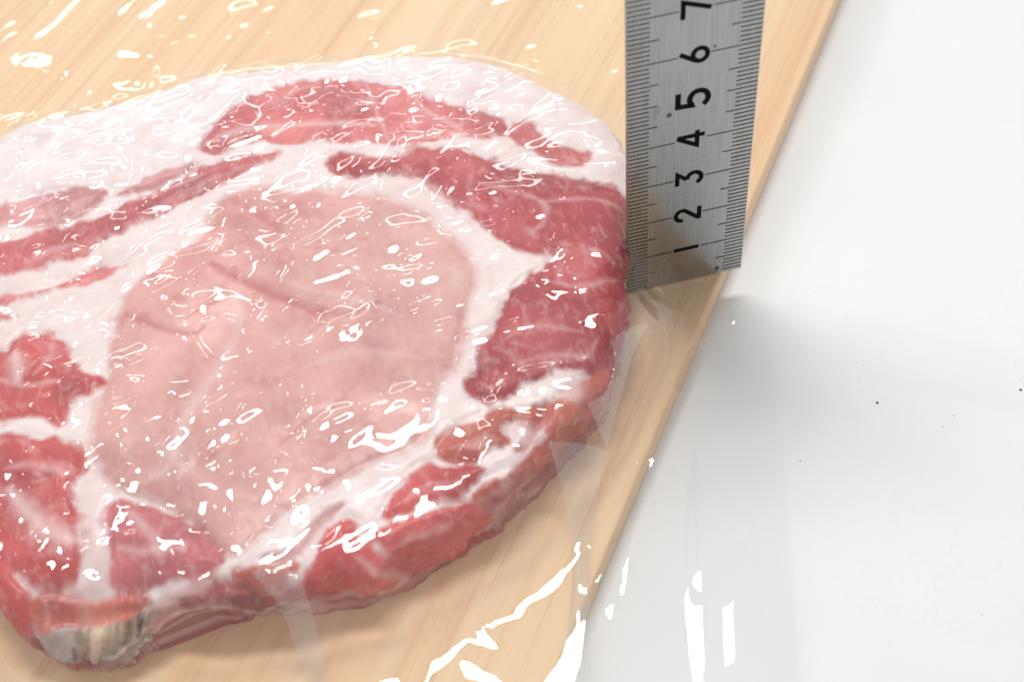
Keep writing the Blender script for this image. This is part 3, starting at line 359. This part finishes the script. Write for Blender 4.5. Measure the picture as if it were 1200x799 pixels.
# ---------------------------------------------------------------- table and board
BOARD_T = 7.0
bm = bmesh.new()
bmesh.ops.create_grid(bm, x_segments=8, y_segments=8, size=900)
table = bm_object('table_top', bm, M_TABLE)
table.location = (0, 0, -BOARD_T * MM)
tag(table, 'white painted table top under the wooden board', kind='structure')

for k, (sx, sy, sr) in enumerate(SPECKS):
    bm = bmesh.new(); bmesh.ops.create_icosphere(bm, subdivisions=1, radius=1)
    for v in bm.verts: v.co = Vector((v.co.x * sr * (1 + 0.3 * math.sin(k + 3 * v.co.y)), v.co.y * sr * 0.8, max(v.co.z, -0.2) * sr * 0.5))
    sp = bm_object('crumb', bm, M_SPECK, table)
    sp.location = (sx * MM, sy * MM, 0.0001)

EDGE = np.array([20.6, 0.0]); ALONG = np.array([0.5863, 0.8101])
ang = math.atan2(ALONG[1], ALONG[0]) - math.pi / 2            # local +Y runs along the grain
bm = bmesh.new()
bmesh.ops.create_cube(bm, size=1)
bmesh.ops.scale(bm, vec=(270, 420, BOARD_T), verts=bm.verts)
bmesh.ops.translate(bm, vec=(-135, 20, -BOARD_T / 2), verts=bm.verts)
bmesh.ops.bevel(bm, geom=bm.edges[:], offset=0.8, segments=4, profile=0.5, affect='EDGES')
board = bm_object('cutting_board', bm, M_WOOD, smooth=True)
board.data.set_sharp_from_angle(angle=math.radians(25))
board.location = (EDGE[0] * MM, EDGE[1] * MM, 0)
board.rotation_euler = (0, 0, ang)
tag(board, 'pale wooden cutting board with straight grain on the white table', 'cutting board')

# ---------------------------------------------------------------- pork steak
STEP = 0.42
U, V, keep, X, Y, Z, SD, SIDE = meat_surface(OUTLINE, STEP)
top = 1 - SIDE

FAT = np.array([0.82, 0.70, 0.675]); FATBACK = np.array([0.82, 0.745, 0.74])
LEAN = dict(eye=(0.68, 0.35, 0.318), top=(0.58, 0.135, 0.135), dark=(0.42, 0.050, 0.056), strip=(0.56, 0.115, 0.12),
            veil=(0.60, 0.25, 0.255), red=(0.56, 0.08, 0.078), rose=(0.60, 0.155, 0.165), orange=(0.56, 0.135, 0.095),  # veil: muscle with the pale haze of the film put into its colour
            purple=(0.33, 0.075, 0.075), bone=(0.28, 0.185, 0.12), gristle=(0.40, 0.29, 0.265), pale=(0.74, 0.64, 0.58))  # purple also paints the shade of the dark cavity below the rim
col = np.empty(U.shape + (3,))
bk = sstep(30, 80, V)[..., None]
col[:] = FAT * (1 - bk) + FATBACK * bk
pinkish = sstep(-0.1, 0.7, fbm(U, V, 16, 21, 4))[..., None] * 0.40
col = col * (1 - pinkish) + np.array([0.77, 0.56, 0.55]) * pinkish
strand = 1 - np.abs(fbm(U * 0.55 + 0.4 * V, V * 1.5 - 0.3 * U, 15, 23, 4))
mem = (sstep(0.90, 1.0, strand) * 0.25)[..., None]
col = col * (1 - mem) + np.array([0.70, 0.47, 0.47]) * mem
mott = fbm(U, V, 3.2, 24, 4, 0.65)[..., None]
col = col * (1 + 0.03 * mott * np.array([0.6, 1.2, 1.1]))
# the cut side of the rim: dull pink sinew and dried fat
strata = lattice_noise(U * 0.22 + V * 0.1, SD, 1.3, 35)[..., None]
sidecol = np.array([0.46, 0.16, 0.13]) + np.array([0.15, 0.14, 0.12]) * strata + np.array([0.16, 0.2, 0.17]) * fbm(U, V, 7, 33, 4)[..., None]
front = sstep(20, -25, V)
sf = (sstep(0.35, 0.9, SIDE) * front * 0.9)[..., None]
col = col * (1 - sf) + sidecol * sf
fatness = np.ones(U.shape)
region = np.zeros(U.shape, int)
wob = 2.2 * fbm(U, V, 9, 11, 5, 0.6) + 1.3 * fbm(U + 0.5 * V, V * 0.5 - U * 0.3, 2.6, 12, 4, 0.6)
tex = fbm(U, V, 13, 14, 4)
relief = np.zeros(U.shape)
for i, (nm, key, poly) in enumerate(REGIONS):
    P = chaikin(poly, 2)
    lo, hi = P.min(0) - 6, P.max(0) + 6
    a0, a1 = np.searchsorted(U[:, 0], [lo[0], hi[0]]); b0, b1 = np.searchsorted(V[0], [lo[1], hi[1]])
    sl = (slice(a0, a1), slice(b0, b1))
    d, _, _, ins, _ = poly_dist(U[sl], V[sl], P)
    s = np.where(ins, d, -d)
    soft = 1.5 if key == 'eye' else 0.8
    cov = sstep(-soft, soft, s + wob[sl])
    c = np.array(LEAN[key])
    t = tex[sl][..., None]
    lc = c * (1 + (0.22 if key == 'eye' else 0.42) * t) + np.array([0.05, 0.09, 0.085]) * np.clip(t, 0, 1)
    if key == 'eye':                                      # paler towards one end of the loin eye
        g = sstep(-75, 5, U[sl] + 0.2 * V[sl] + 10 * tex[sl])[..., None]
        lc = lc * (1 - 0.6 * g) + np.array([0.71, 0.50, 0.455]) * 0.7 * g
        g2 = sstep(30, 62, V[sl] - 0.35 * U[sl])[..., None]
        lc = lc * (1 - 0.35 * g2) + np.array([0.62, 0.22, 0.21]) * 0.35 * g2
    if key == 'bone':                                     # sawn rib: brown with pale upright streaks, darker ones painted in as shadow
        st_ = fbm(U[sl] * 1.0 - V[sl] * 0.3, V[sl] * 0.16, 1.5, 51, 3)[..., None]
        lc = c * (1 + 0.5 * t) + np.array([0.30, 0.25, 0.19]) * sstep(0.0, 0.6, st_) - np.array([0.17, 0.14, 0.10]) * sstep(0.0, 0.6, -st_)
        lc = np.clip(lc, 0.03, 0.8)
    col[sl] = col[sl] * (1 - cov[..., None]) + lc * cov[..., None]
    fatness[sl] = fatness[sl] * (1 - cov)
    region[sl] = np.where(s + wob[sl] > 0, i + 1, region[sl])
    relief[sl] += 0.55 * sstep(0, 5, s) * ins - 0.55 * np.exp(-(s / 1.2) ** 2)
# marbling: many short pale threads along the fibre directions
rs = np.random.RandomState(5)
def stroke(pts, width, amount, colour, fat_add, dz):
    global col, fatness, relief
    P = chaikin(pts, 2, closed=False)
    lo, hi = P.min(0) - 4 * width - 1, P.max(0) + 4 * width + 1
    a0, a1 = np.searchsorted(U[:, 0], [lo[0], hi[0]]); b0, b1 = np.searchsorted(V[0], [lo[1], hi[1]])
    if a1 - a0 < 2 or b1 - b0 < 2: return
    sl = (slice(a0, a1), slice(b0, b1))
    d, _, _, _, al = poly_dist(U[sl], V[sl], P, closed=False)
    ends = np.clip(np.minimum(al, 1 - al) * 5 + 0.15, 0, 1)
    ww = width * (0.75 + 0.8 * np.abs(wob[sl]) * 0.5) * (0.4 + 0.6 * ends)
    cov = np.exp(-(d / ww) ** 2) * amount
    col[sl] = col[sl] * (1 - cov[..., None]) + np.array(colour) * cov[..., None]
    fatness[sl] = np.clip(fatness[sl] + fat_add * cov, 0, 1)
    relief[sl] += dz * cov
for pts, wd, st in CREASES: stroke(pts, wd, st, (0.46, 0.105, 0.10), -0.4, -0.9)
for pts, wd, st in SEAMS: stroke(pts, wd * 1.25, st * 0.8, (0.78, 0.58, 0.56), 0.9, 0.05)
inner = np.argwhere((region > 0) & (SD > 3) & keep)
for k in range(330):
    a, b = inner[rs.randint(len(inner))]
    x0, y0 = U[a, b], V[a, b]
    th = 0.9 + 1.3 * lattice_noise(np.array([x0]), np.array([y0]), 30, 77)[0] + rs.normal(0, 0.35)
    L = rs.uniform(1.5, 7)
    pts = [(x0 + math.cos(th + q * 0.12) * L * (q / 3 - 0.5), y0 + math.sin(th + q * 0.12) * L * (q / 3 - 0.5)) for q in range(4)]
    eye = region[a, b] == 1
    if rs.rand() < 0.7: stroke(pts, rs.uniform(0.3, 0.8), rs.uniform(0.06, 0.25) * (0.5 if eye else 1), (0.78, 0.58, 0.56), 0.5, 0.05)
    else: stroke(pts, rs.uniform(0.3, 0.9), rs.uniform(0.1, 0.35), (0.44, 0.09, 0.09) if not eye else (0.52, 0.17, 0.16), -0.2, -0.2)
Z = Z + relief * (0.35 + 0.65 * top) + 0.35 * fbm(U, V, 5.5, 41, 4) * (0.4 + 0.6 * top) + 0.5 * fbm(U, V, 16, 43, 2) * top

gu = np.stack([np.gradient(X, axis=0), np.gradient(Y, axis=0), np.gradient(Z, axis=0)], -1)
gv = np.stack([np.gradient(X, axis=1), np.gradient(Y, axis=1), np.gradient(Z, axis=1)], -1)
NRM = np.cross(gu, gv); NRM /= np.linalg.norm(NRM, axis=-1, keepdims=True) + 1e-12

pork = empty('pork_steak', (-70, 10, 0))
pork.location = (0, 0, 0)
tag(pork, 'thick raw pork steak with white fat cap lying under the clear film', 'pork')
cell = keep[:-1, :-1] & keep[1:, :-1] & keep[1:, 1:] & keep[:-1, 1:]
cell_region = np.max(np.stack([region[:-1, :-1], region[1:, :-1], region[1:, 1:], region[:-1, 1:]]), 0)
idx = np.arange(U.size).reshape(U.shape)
flat_pos = np.stack([X, Y, Z], -1).reshape(-1, 3); flat_n = NRM.reshape(-1, 3)
flat_c = np.concatenate([col, fatness[..., None]], -1).reshape(-1, 4)
def meat_part(name, mask):
    ii = np.argwhere(mask)
    if len(ii) < 4: return None
    i, j = ii[:, 0], ii[:, 1]
    q = np.stack([idx[i, j], idx[i + 1, j], idx[i + 1, j + 1], idx[i, j + 1]], 1)
    used, inv = np.unique(q, return_inverse=True)
    return mesh_from_arrays(name, flat_pos[used], inv.reshape(q.shape), M_MEAT, pork, flat_n[used], dict(pigment=flat_c[used]))
fat_part = meat_part('fat_cap', cell & (cell_region == 0))
for i, (nm, key, poly) in enumerate(REGIONS):
    meat_part(nm, cell & (cell_region == i + 1))

# ---------------------------------------------------------------- steel ruler, standing on its end
RW, RT, RL = 25.0, 1.0, 150.0
ruler = empty('steel_ruler', (0, 0, 0))
tag(ruler, 'brushed steel ruler with black numerals standing upright beside the meat', 'ruler')
Z0 = 0.75                                   # the film lies beneath its end
bm = bmesh.new()
bmesh.ops.create_cube(bm, size=1)
bmesh.ops.scale(bm, vec=(RW, RT, RL), verts=bm.verts)
bmesh.ops.translate(bm, vec=(RW / 2, RT / 2, RL / 2), verts=bm.verts)
bmesh.ops.bevel(bm, geom=bm.edges[:], offset=0.12, segments=2, profile=0.5, affect='EDGES')
bm_object('blade', bm, M_STEEL, ruler).data.set_sharp_from_angle(angle=math.radians(30))

def ribbon(bm, pts, half, y, closed=False):
    """flat stroke of constant width with mitred corners, raised a hair off the face"""
    p = [Vector(q) for q in pts]; n = len(p); rows = []
    for i in range(n):
        a = p[i] - p[i - 1] if (i > 0 or closed) else p[1] - p[0]
        b = p[(i + 1) % n] - p[i] if (i < n - 1 or closed) else p[i] - p[i - 1]
        a.normalize(); b.normalize()
        na, nb = Vector((-a.y, a.x)), Vector((-b.y, b.x))
        m = (na + nb); m.normalize()
        k = half / max(0.45, m.dot(na))
        rows.append((p[i] + m * k, p[i] - m * k))
    vs = [[bm.verts.new((q.x, y, q.y)) for q in r] for r in rows]
    for i in range(n if closed else n - 1):
        j = (i + 1) % n
        bm.faces.new((vs[i][0], vs[i][1], vs[j][1], vs[j][0]))

bm = bmesh.new()
for k in range(1, 150):
    z = float(k)
    cm, half5 = k % 10 == 0, k % 5 == 0
    for s in (0, 1):
        L = 4.25
        if half5: L = 5.9
        if cm and k != 50: L = 9.35
        x0, x1 = (0.15, L) if s == 0 else (RW - 0.15, RW - L)
        ribbon(bm, [(x0, z), (x1, z)], 0.10 if not cm else 0.095, -0.03)
marks = bm_object('graduation_marks', bm, M_INK, ruler)

def arc(cx, cy, rx, ry, a0, a1, n=16):
    return [(cx + rx * math.cos(math.radians(a0 + (a1 - a0) * t / n)), cy + ry * math.sin(math.radians(a0 + (a1 - a0) * t / n))) for t in range(n + 1)]
GLYPH = {
    1: [[(0.5, 1.4), (0.5, 0.0)]],
    2: [arc(0.48, 1.0, 0.36, 0.33, 190, -25, 16) + [(0.12, 0.10)], [(0.04, 0.075), (0.92, 0.075)]],
    3: [[(0.10, 1.32), (0.86, 1.32), (0.44, 0.82)] , arc(0.46, 0.43, 0.37, 0.37, 95, -160, 18)],
    4: [[(0.70, 1.4), (0.08, 0.38), (1.02, 0.38)], [(0.72, 1.4), (0.72, 0.0)]],
    5: [[(0.86, 1.32), (0.20, 1.32), (0.16, 0.74)] + arc(0.46, 0.46, 0.39, 0.38, 128, -150, 18)],
    6: [[(0.66, 1.4), (0.16, 0.62)], arc(0.47, 0.42, 0.36, 0.35, 0, 360, 24)[:-1] + ['closed']],
    7: [[(0.02, 1.32), (0.92, 1.32), (0.42, 0.0)]],
    8: [arc(0.48, 1.04, 0.28, 0.29, 0, 360, 22)[:-1] + ['closed'], arc(0.48, 0.40, 0.36, 0.34, 0, 360, 24)[:-1] + ['closed']],
    9: [arc(0.49, 0.98, 0.36, 0.35, 0, 360, 24)[:-1] + ['closed'], [(0.30, 0.0), (0.80, 0.78)]],
}
for d in range(1, 10):
    hgt = 6.5 if d == 5 else 5.4
    u = hgt / 1.4; w = u * 1.02
    xc = 12.5 if d != 5 else 12.6
    for_bm = bmesh.new()
    y = -0.03
    for st in GLYPH[d]:
        closed = st[-1] == 'closed'
        pts = st[:-1] if closed else st
        pts = [(xc + hgt / 2 - q[1] * u, d * 10 + (q[0] - 0.5) * w) for q in pts]
        ribbon(for_bm, pts, 0.47 if d != 5 else 0.55, y, closed)
        y -= 0.004
    num = bm_object('numeral', for_bm, M_INK, ruler)
    num['label'] = 'black numeral %d' % d
for k, (sx, sz, sr) in enumerate(((8.1, 47.2, 0.55), (16.2, 61.0, 0.3), (19.5, 1.6, 0.7))):
    bm = bmesh.new()
    ring = [bm.verts.new((sx + sr * (0.8 + 0.35 * math.sin(2.3 * q + k)) * math.cos(q * math.pi / 8), -0.02, sz + 1.3 * sr * (0.8 + 0.3 * math.cos(3.1 * q)) * math.sin(q * math.pi / 8))) for q in range(16)]
    bm.faces.new(ring)
    bm_object('stain', bm, M_STAIN, ruler)
ruler.location = (0, 0, Z0 * MM)

# ---------------------------------------------------------------- cling film
FR = chaikin(FILM_EDGE, 3, closed=False)
fy = np.arange(-122, 172, 0.42)
xr = np.interp(fy, FR[:, 1], FR[:, 0])
XL = -188.0
nx = 680
tt = np.linspace(0, 1, nx)
FX = XL + (xr[None, :] - XL) * tt[:, None]
FY = np.broadcast_to(fy[None, :], FX.shape).copy()
# coarse obstacle: meat, board, table
h = 1.4
ox, oy = -200.0, -135.0
NX, NY = int(350 / h), int(325 / h)
ob = np.full((NX, NY), -BOARD_T + 0.3)
CX, CY = np.meshgrid(ox + h * np.arange(NX), oy + h * np.arange(NY), indexing='ij')
side_d = (CX - EDGE[0]) * ALONG[1] - (CY - EDGE[1]) * ALONG[0]      # > 0 is off the board
ob[side_d < 2.2] = 0.3
km = keep & (Z > -0.5)
ci = np.clip(((X[km] - ox) / h).round().astype(int), 0, NX - 1); cj = np.clip(((Y[km] - oy) / h).round().astype(int), 0, NY - 1)
mh = np.full((NX, NY), -99.0)
np.maximum.at(mh, (ci, cj), Z[km])
fine_mh = mh.copy()
for sx, sy in ((1, 0), (-1, 0), (0, 1), (0, -1)):
    fine_mh = np.maximum(fine_mh, np.roll(np.roll(mh, sx, 0), sy, 1))
ob = np.maximum(ob, fine_mh + 0.25)
def nbmax(G): return np.maximum.reduce([G, np.roll(G, 1, 0), np.roll(G, -1, 0), np.roll(G, 1, 1), np.roll(G, -1, 1)])
def blur(G): return (np.roll(G, 1, 0) + np.roll(G, -1, 0) + np.roll(G, 1, 1) + np.roll(G, -1, 1) + 2 * G) / 6
env = nbmax(nbmax(nbmax(ob)))
for _ in range(14): env = blur(env)
solid = (fine_mh > 6).astype(float)
for _ in range(10): solid = blur(solid)
inner_w = sstep(0.80, 0.99, solid)
ob = ob * (1 - inner_w) + np.maximum(env, ob * 0 + env) * inner_w
zz = ob.copy()
inmeat = (fine_mh > 2).astype(float)
for _ in range(4): inmeat = (np.roll(inmeat, 1, 0) + np.roll(inmeat, -1, 0) + np.roll(inmeat, 1, 1) + np.roll(inmeat, -1, 1)) / 4
lim = (0.085 + 0.06 * fbm(CX, CY, 26, 61, 2)) * (1 - 0.94 * sstep(0.5, 0.95, inmeat))
for it in range(500):
    av = (np.roll(zz, 1, 0) + np.roll(zz, -1, 0) + np.roll(zz, 1, 1) + np.roll(zz, -1, 1)) / 4 - lim
    zz = np.maximum(ob, av)
    zz[0], zz[-1], zz[:, 0], zz[:, -1] = ob[0], ob[-1], ob[:, 0], ob[:, -1]
for _ in range(5):
    sm = (np.roll(zz, 1, 0) + np.roll(zz, -1, 0) + np.roll(zz, 1, 1) + np.roll(zz, -1, 1) + 4 * zz) / 8
    zz = np.maximum(ob - 0.25, sm)
offb = sstep(-1.0, 5.0, side_d)
for _ in range(40):                                    # loose film floats softly over the table
    zz = zz * (1 - offb) + blur(zz) * offb
def sample(G, x, y):
    fx = np.clip((x - ox) / h, 0, NX - 2.001); fy_ = np.clip((y - oy) / h, 0, NY - 2.001)
    i = fx.astype(int); j = fy_.astype(int); a = fx - i; b = fy_ - j
    return (G[i, j] * (1 - a) + G[i + 1, j] * a) * (1 - b) + (G[i, j + 1] * (1 - a) + G[i + 1, j + 1] * a) * b
FZ = sample(zz, FX, FY)
for _ in range(9):
    p = np.pad(FZ, 1, mode='edge')
    FZ = (p[2:, 1:-1] + p[:-2, 1:-1] + p[1:-1, 2:] + p[1:-1, :-2] + 2 * FZ) / 6
off = (FX - EDGE[0]) * ALONG[1] - (FY - EDGE[1]) * ALONG[0]
ramp = 0.55 - 0.155 * np.log1p(np.exp(np.clip(off - 1.0, -40, 60) / 1.6)) * 1.6     # the loose sheet slopes down past the edge
kk = sstep(-7, 0, off)
FZ = FZ * (1 - kk) + np.maximum(ramp, -BOARD_T + 0.3) * kk
onmeat = sample(np.clip((fine_mh > 2).astype(float), 0, 1), FX, FY)
# creased facets: folded noise at several sizes
wx = FX + 2.5 * fbm(FX, FY, 20, 71, 2); wy = FY + 2.5 * fbm(FX, FY, 20, 72, 2)
def crease(cell, seed, stretch=1.0, ang=0.0):
    c, s = math.cos(ang), math.sin(ang)
    return 1 - np.abs(lattice_noise((c * wx + s * wy), (-s * wx + c * wy) / stretch, cell, seed)) * 1.6
amt = sstep(-0.35, 0.5, fbm(FX, FY, 30, 73, 3))
amt2 = sstep(-0.2, 0.45, fbm(FX, FY, 17, 74, 3))
def patch(seed, lo=-0.1, hi=0.5, cell=24):
    return sstep(lo, hi, fbm(FX, FY, cell, seed, 3))
def tension(cell, seed, stretch, ang, mask):
    c, s = math.cos(ang), math.sin(ang)
    return cell * mask * lattice_noise((c * wx + s * wy) / stretch, (-s * wx + c * wy), cell, seed)
def patch(seed, lo=-0.15, hi=0.35, cell=26):
    return sstep(lo, hi, fbm(FX, FY, cell, seed, 3))
rr = np.hypot(FX + 62, FY - 12); aa = np.arctan2(FY - 12, FX + 62)
rimw = sstep(30, 62, rr)
wr = 0.16 * crease(17, 81, 3.0, 0.5)
wr = wr + 0.10 * tension(5.2, 201, 9, 0.55, patch(91)) + 0.10 * tension(3.8, 202, 10, 0.95, patch(92)) + 0.10 * tension(4.4, 203, 9, -0.30, patch(93)) + 0.08 * tension(2.6, 204, 11, 0.25, patch(94))
wr = wr + 0.11 * tension(4.0, 205, 10, 1.45, patch(95) * sstep(10, 55, FY)) + 0.08 * tension(3.0, 206, 10, 2.3, patch(96, 0.0, 0.5))
wr = wr + 0.30 * rimw * patch(97) * lattice_noise(aa * 62, rr / 9, 3.8, 207)
FZ = FZ + 1.15 * wr * (0.14 * sstep(2, -8, off) + 0.86 * onmeat)
def fold(P, w_, slope):
    lo, hi = P.min(0) - 4.6 * w_, P.max(0) + 4.6 * w_
    b0, b1 = np.searchsorted(fy, [lo[1], hi[1]])
    if b1 - b0 < 2: return
    xm = xr[b0]
    a0 = int((lo[0] - XL) / (max(xr[b0], xr[b1 - 1]) - XL) * (nx - 1)); a1 = int((hi[0] - XL) / (min(xr[b0], xr[b1 - 1]) - XL) * (nx - 1)) + 2
    a0, a1 = max(a0, 0), min(a1, nx)
    if a1 - a0 < 2: return
    sl = (slice(a0, a1), slice(b0, b1))
    d, nx_, ny_, _, al = poly_dist(FX[sl], FY[sl], P, closed=False)
    ends = np.sin(math.pi * np.clip(al, 0, 1)) ** 0.6
    w_ = w_ * (0.35 + 0.65 * ends)
    ux, uy = P[-1] - P[0]; un = math.hypot(ux, uy) + 1e-6
    cx, cy = -uy / un, ux / un
    if cx * (0.09 + 0.0031 * P[:, 0].mean()) + cy * (0.215 + 0.0021 * P[:, 1].mean()) < 0: cx, cy = -cx, -cy
    ahead = ((FX[sl] - nx_) * cx + (FY[sl] - ny_) * cy) > 0          # steep in front of the crest, long soft back slope
    q = np.abs(d) / (1.7 * w_ * np.where(ahead, 2.6, 1.0))
    ln = np.hypot(*(P[1:] - P[:-1]).T).sum()
    mod = 1 + 0.05 * np.sin(al * ln * 6.28 / (7 + 9 * rs.rand()) + 6 * rs.rand())
    FZ[sl] += slope * mod * w_ * 1.1 * ends * (0.5 + 0.5 * np.cos(math.pi * np.clip(q, 0, 1)))
spots = np.argwhere((onmeat > 0.5) & (FX > -150))
for k in range(470):
    if k < 400:
        a, b = spots[rs.randint(len(spots))]; x0, y0 = FX[a, b], FY[a, b]
    else:                                                # looser film lying on the board
        x0, y0 = rs.uniform(-150, 25), rs.uniform(-85, 130)
    if (x0 - EDGE[0]) * ALONG[1] - y0 * ALONG[0] > -9: continue
    px, py = 0.09 + 0.0031 * x0, 0.215 + 0.0021 * y0      # slope shaped to mirror the overhead lamp to the camera, for glints
    steep = math.hypot(px, py)
    th = math.atan2(py, px) + math.pi / 2 + rs.normal(0, 0.42)
    if rs.rand() < 0.12: th = rs.uniform(0, math.pi)
    L = min(26, rs.gamma(1.8, 3.6) + 3.0)
    bend = rs.normal(0, 0.10)
    pts = np.array([(x0 + L * (s_ - 0.5) * math.cos(th + bend * s_), y0 + L * (s_ - 0.5) * math.sin(th + bend * s_)) for s_ in (0, 0.33, 0.66, 1)])
    fold(pts, rs.uniform(0.55, 1.3), steep * rs.uniform(0.84, 1.06) * (1 if k < 400 else 0.6))
rim = chaikin(OUTLINE, 2)
nrim = len(rim)
for k in range(190):                                     # gathers where the film drops off the meat
    i = rs.randint(nrim)
    if rim[i, 1] > 40: continue
    ex, ey = rim[(i + 1) % nrim] - rim[i - 1]; el = math.hypot(ex, ey) + 1e-6
    ox_, oy_ = ey / el, -ex / el
    if ox_ * (rim[i, 0] + 75) + oy_ * (rim[i, 1] - 12) < 0: ox_, oy_ = -ox_, -oy_
    th = math.atan2(oy_, ox_) + rs.normal(0, 0.35)
    st_, L = rs.uniform(-3, 5), rs.uniform(5, 20)
    x0, y0 = rim[i, 0] + ox_ * st_, rim[i, 1] + oy_ * st_
    if (x0 + L * math.cos(th) - EDGE[0]) * ALONG[1] - (y0 + L * math.sin(th)) * ALONG[0] > -3: continue
    pts = np.array([(x0 + L * s_ * math.cos(th + 0.1 * s_), y0 + L * s_ * math.sin(th + 0.1 * s_)) for s_ in (0, 0.33, 0.66, 1)])
    fold(pts, rs.uniform(0.5, 1.3), rs.uniform(0.15, 0.5))
for k in range(50):                                      # long straight pull lines
    x0, y0 = rs.uniform(-140, 5), rs.uniform(-50, 90)
    th = rs.choice([0.45, 0.9, 1.4, -0.35, 2.2]) + rs.normal(0, 0.18)
    L = rs.uniform(18, 55)
    bend = rs.normal(0, 0.05)
    pts = np.array([(x0 + L * (s_ - 0.5) * math.cos(th + bend * s_), y0 + L * (s_ - 0.5) * math.sin(th + bend * s_)) for s_ in (0, 0.33, 0.66, 1)])
    fold(pts, rs.uniform(0.8, 1.6), rs.uniform(0.16, 0.36))
for pts, wd, hg in FOLDS:
    P = chaikin(pts, 1, closed=False)
    ux, uy = P[-1] - P[0]; un = math.hypot(ux, uy) + 1e-6
    mx, my = P.mean(0)
    need = abs((0.09 + 0.0031 * mx) * -uy + (0.215 + 0.0021 * my) * ux) / un  # slope that turns the fold's face to catch the lamp
    fold(P, wd * (1.4 + 0.5 * rs.rand()), max(0.07, need * (0.94 + 0.14 * rs.rand())))
for pts, wd, sl_ in PLEATS:
    fold(chaikin(pts, 1, closed=False), wd, sl_)
FZ = np.where(sample(inner_w, FX, FY) > 0.3, FZ, np.maximum(FZ, sample(fine_mh, FX, FY) + 0.12))
fi = np.arange(FX.size).reshape(FX.shape)
fq = np.stack([fi[:-1, :-1], fi[1:, :-1], fi[1:, 1:], fi[:-1, 1:]], -1).reshape(-1, 4)
film = mesh_from_arrays('plastic_wrap', np.stack([FX, FY, FZ], -1).reshape(-1, 3), fq, M_FILM)
tag(film, 'crinkled clear plastic wrap spread over the meat and the board edge', 'plastic wrap')

# flaps where the film is folded over itself
film_row = lambda y: np.clip(((y - fy[0]) / 0.42), 0, len(fy) - 1.001)
def film_z(x, y):
    j = film_row(y); xr_ = np.interp(y, fy, xr)
    i = np.clip((x - XL) / (xr_ - XL) * (nx - 1), 0, nx - 1.001)
    return FZ[i.round().astype(int), j.round().astype(int)]
for k, (la, lb) in enumerate(FLAPS):
    A = chaikin(la, 3, closed=False); B = chaikin(lb, 3, closed=False)
    n = 90; m = 46
    res = lambda P: np.stack([np.interp(np.linspace(0, 1, n), np.linspace(0, 1, len(P)), P[:, c]) for c in (0, 1)], 1)
    A, B = res(A), res(B)
    s = np.linspace(0, 1, m)[None, :, None]
    G = A[:, None, :] * (1 - s) + B[:, None, :] * s
    gx, gy = G[..., 0], G[..., 1]
    gz = film_z(gx, gy)
    for _ in range(6):                                 # the flap bridges over the small wrinkles
        p = np.pad(gz, 1, mode='edge')
        gz = np.maximum(gz, (p[2:, 1:-1] + p[:-2, 1:-1] + p[1:-1, 2:] + p[1:-1, :-2]) / 4)
    ss = np.linspace(0, 1, m)[None, :]
    gz = gz + 0.3 + 0.9 * np.sin(math.pi * ss) * (0.6 + 0.4 * fbm(gx, gy, 6, 90 + k, 2)) + 0.25 * np.abs(lattice_noise(gx * 1.0, gy * 0.3, 2.0, 95 + k))
    ii = np.arange(n * m).reshape(n, m)
    q = np.stack([ii[:-1, :-1], ii[:-1, 1:], ii[1:, 1:], ii[1:, :-1]], -1).reshape(-1, 4)
    mesh_from_arrays('folded_flap', np.stack([gx, gy, gz], -1).reshape(-1, 3), q, M_FLAP, film)
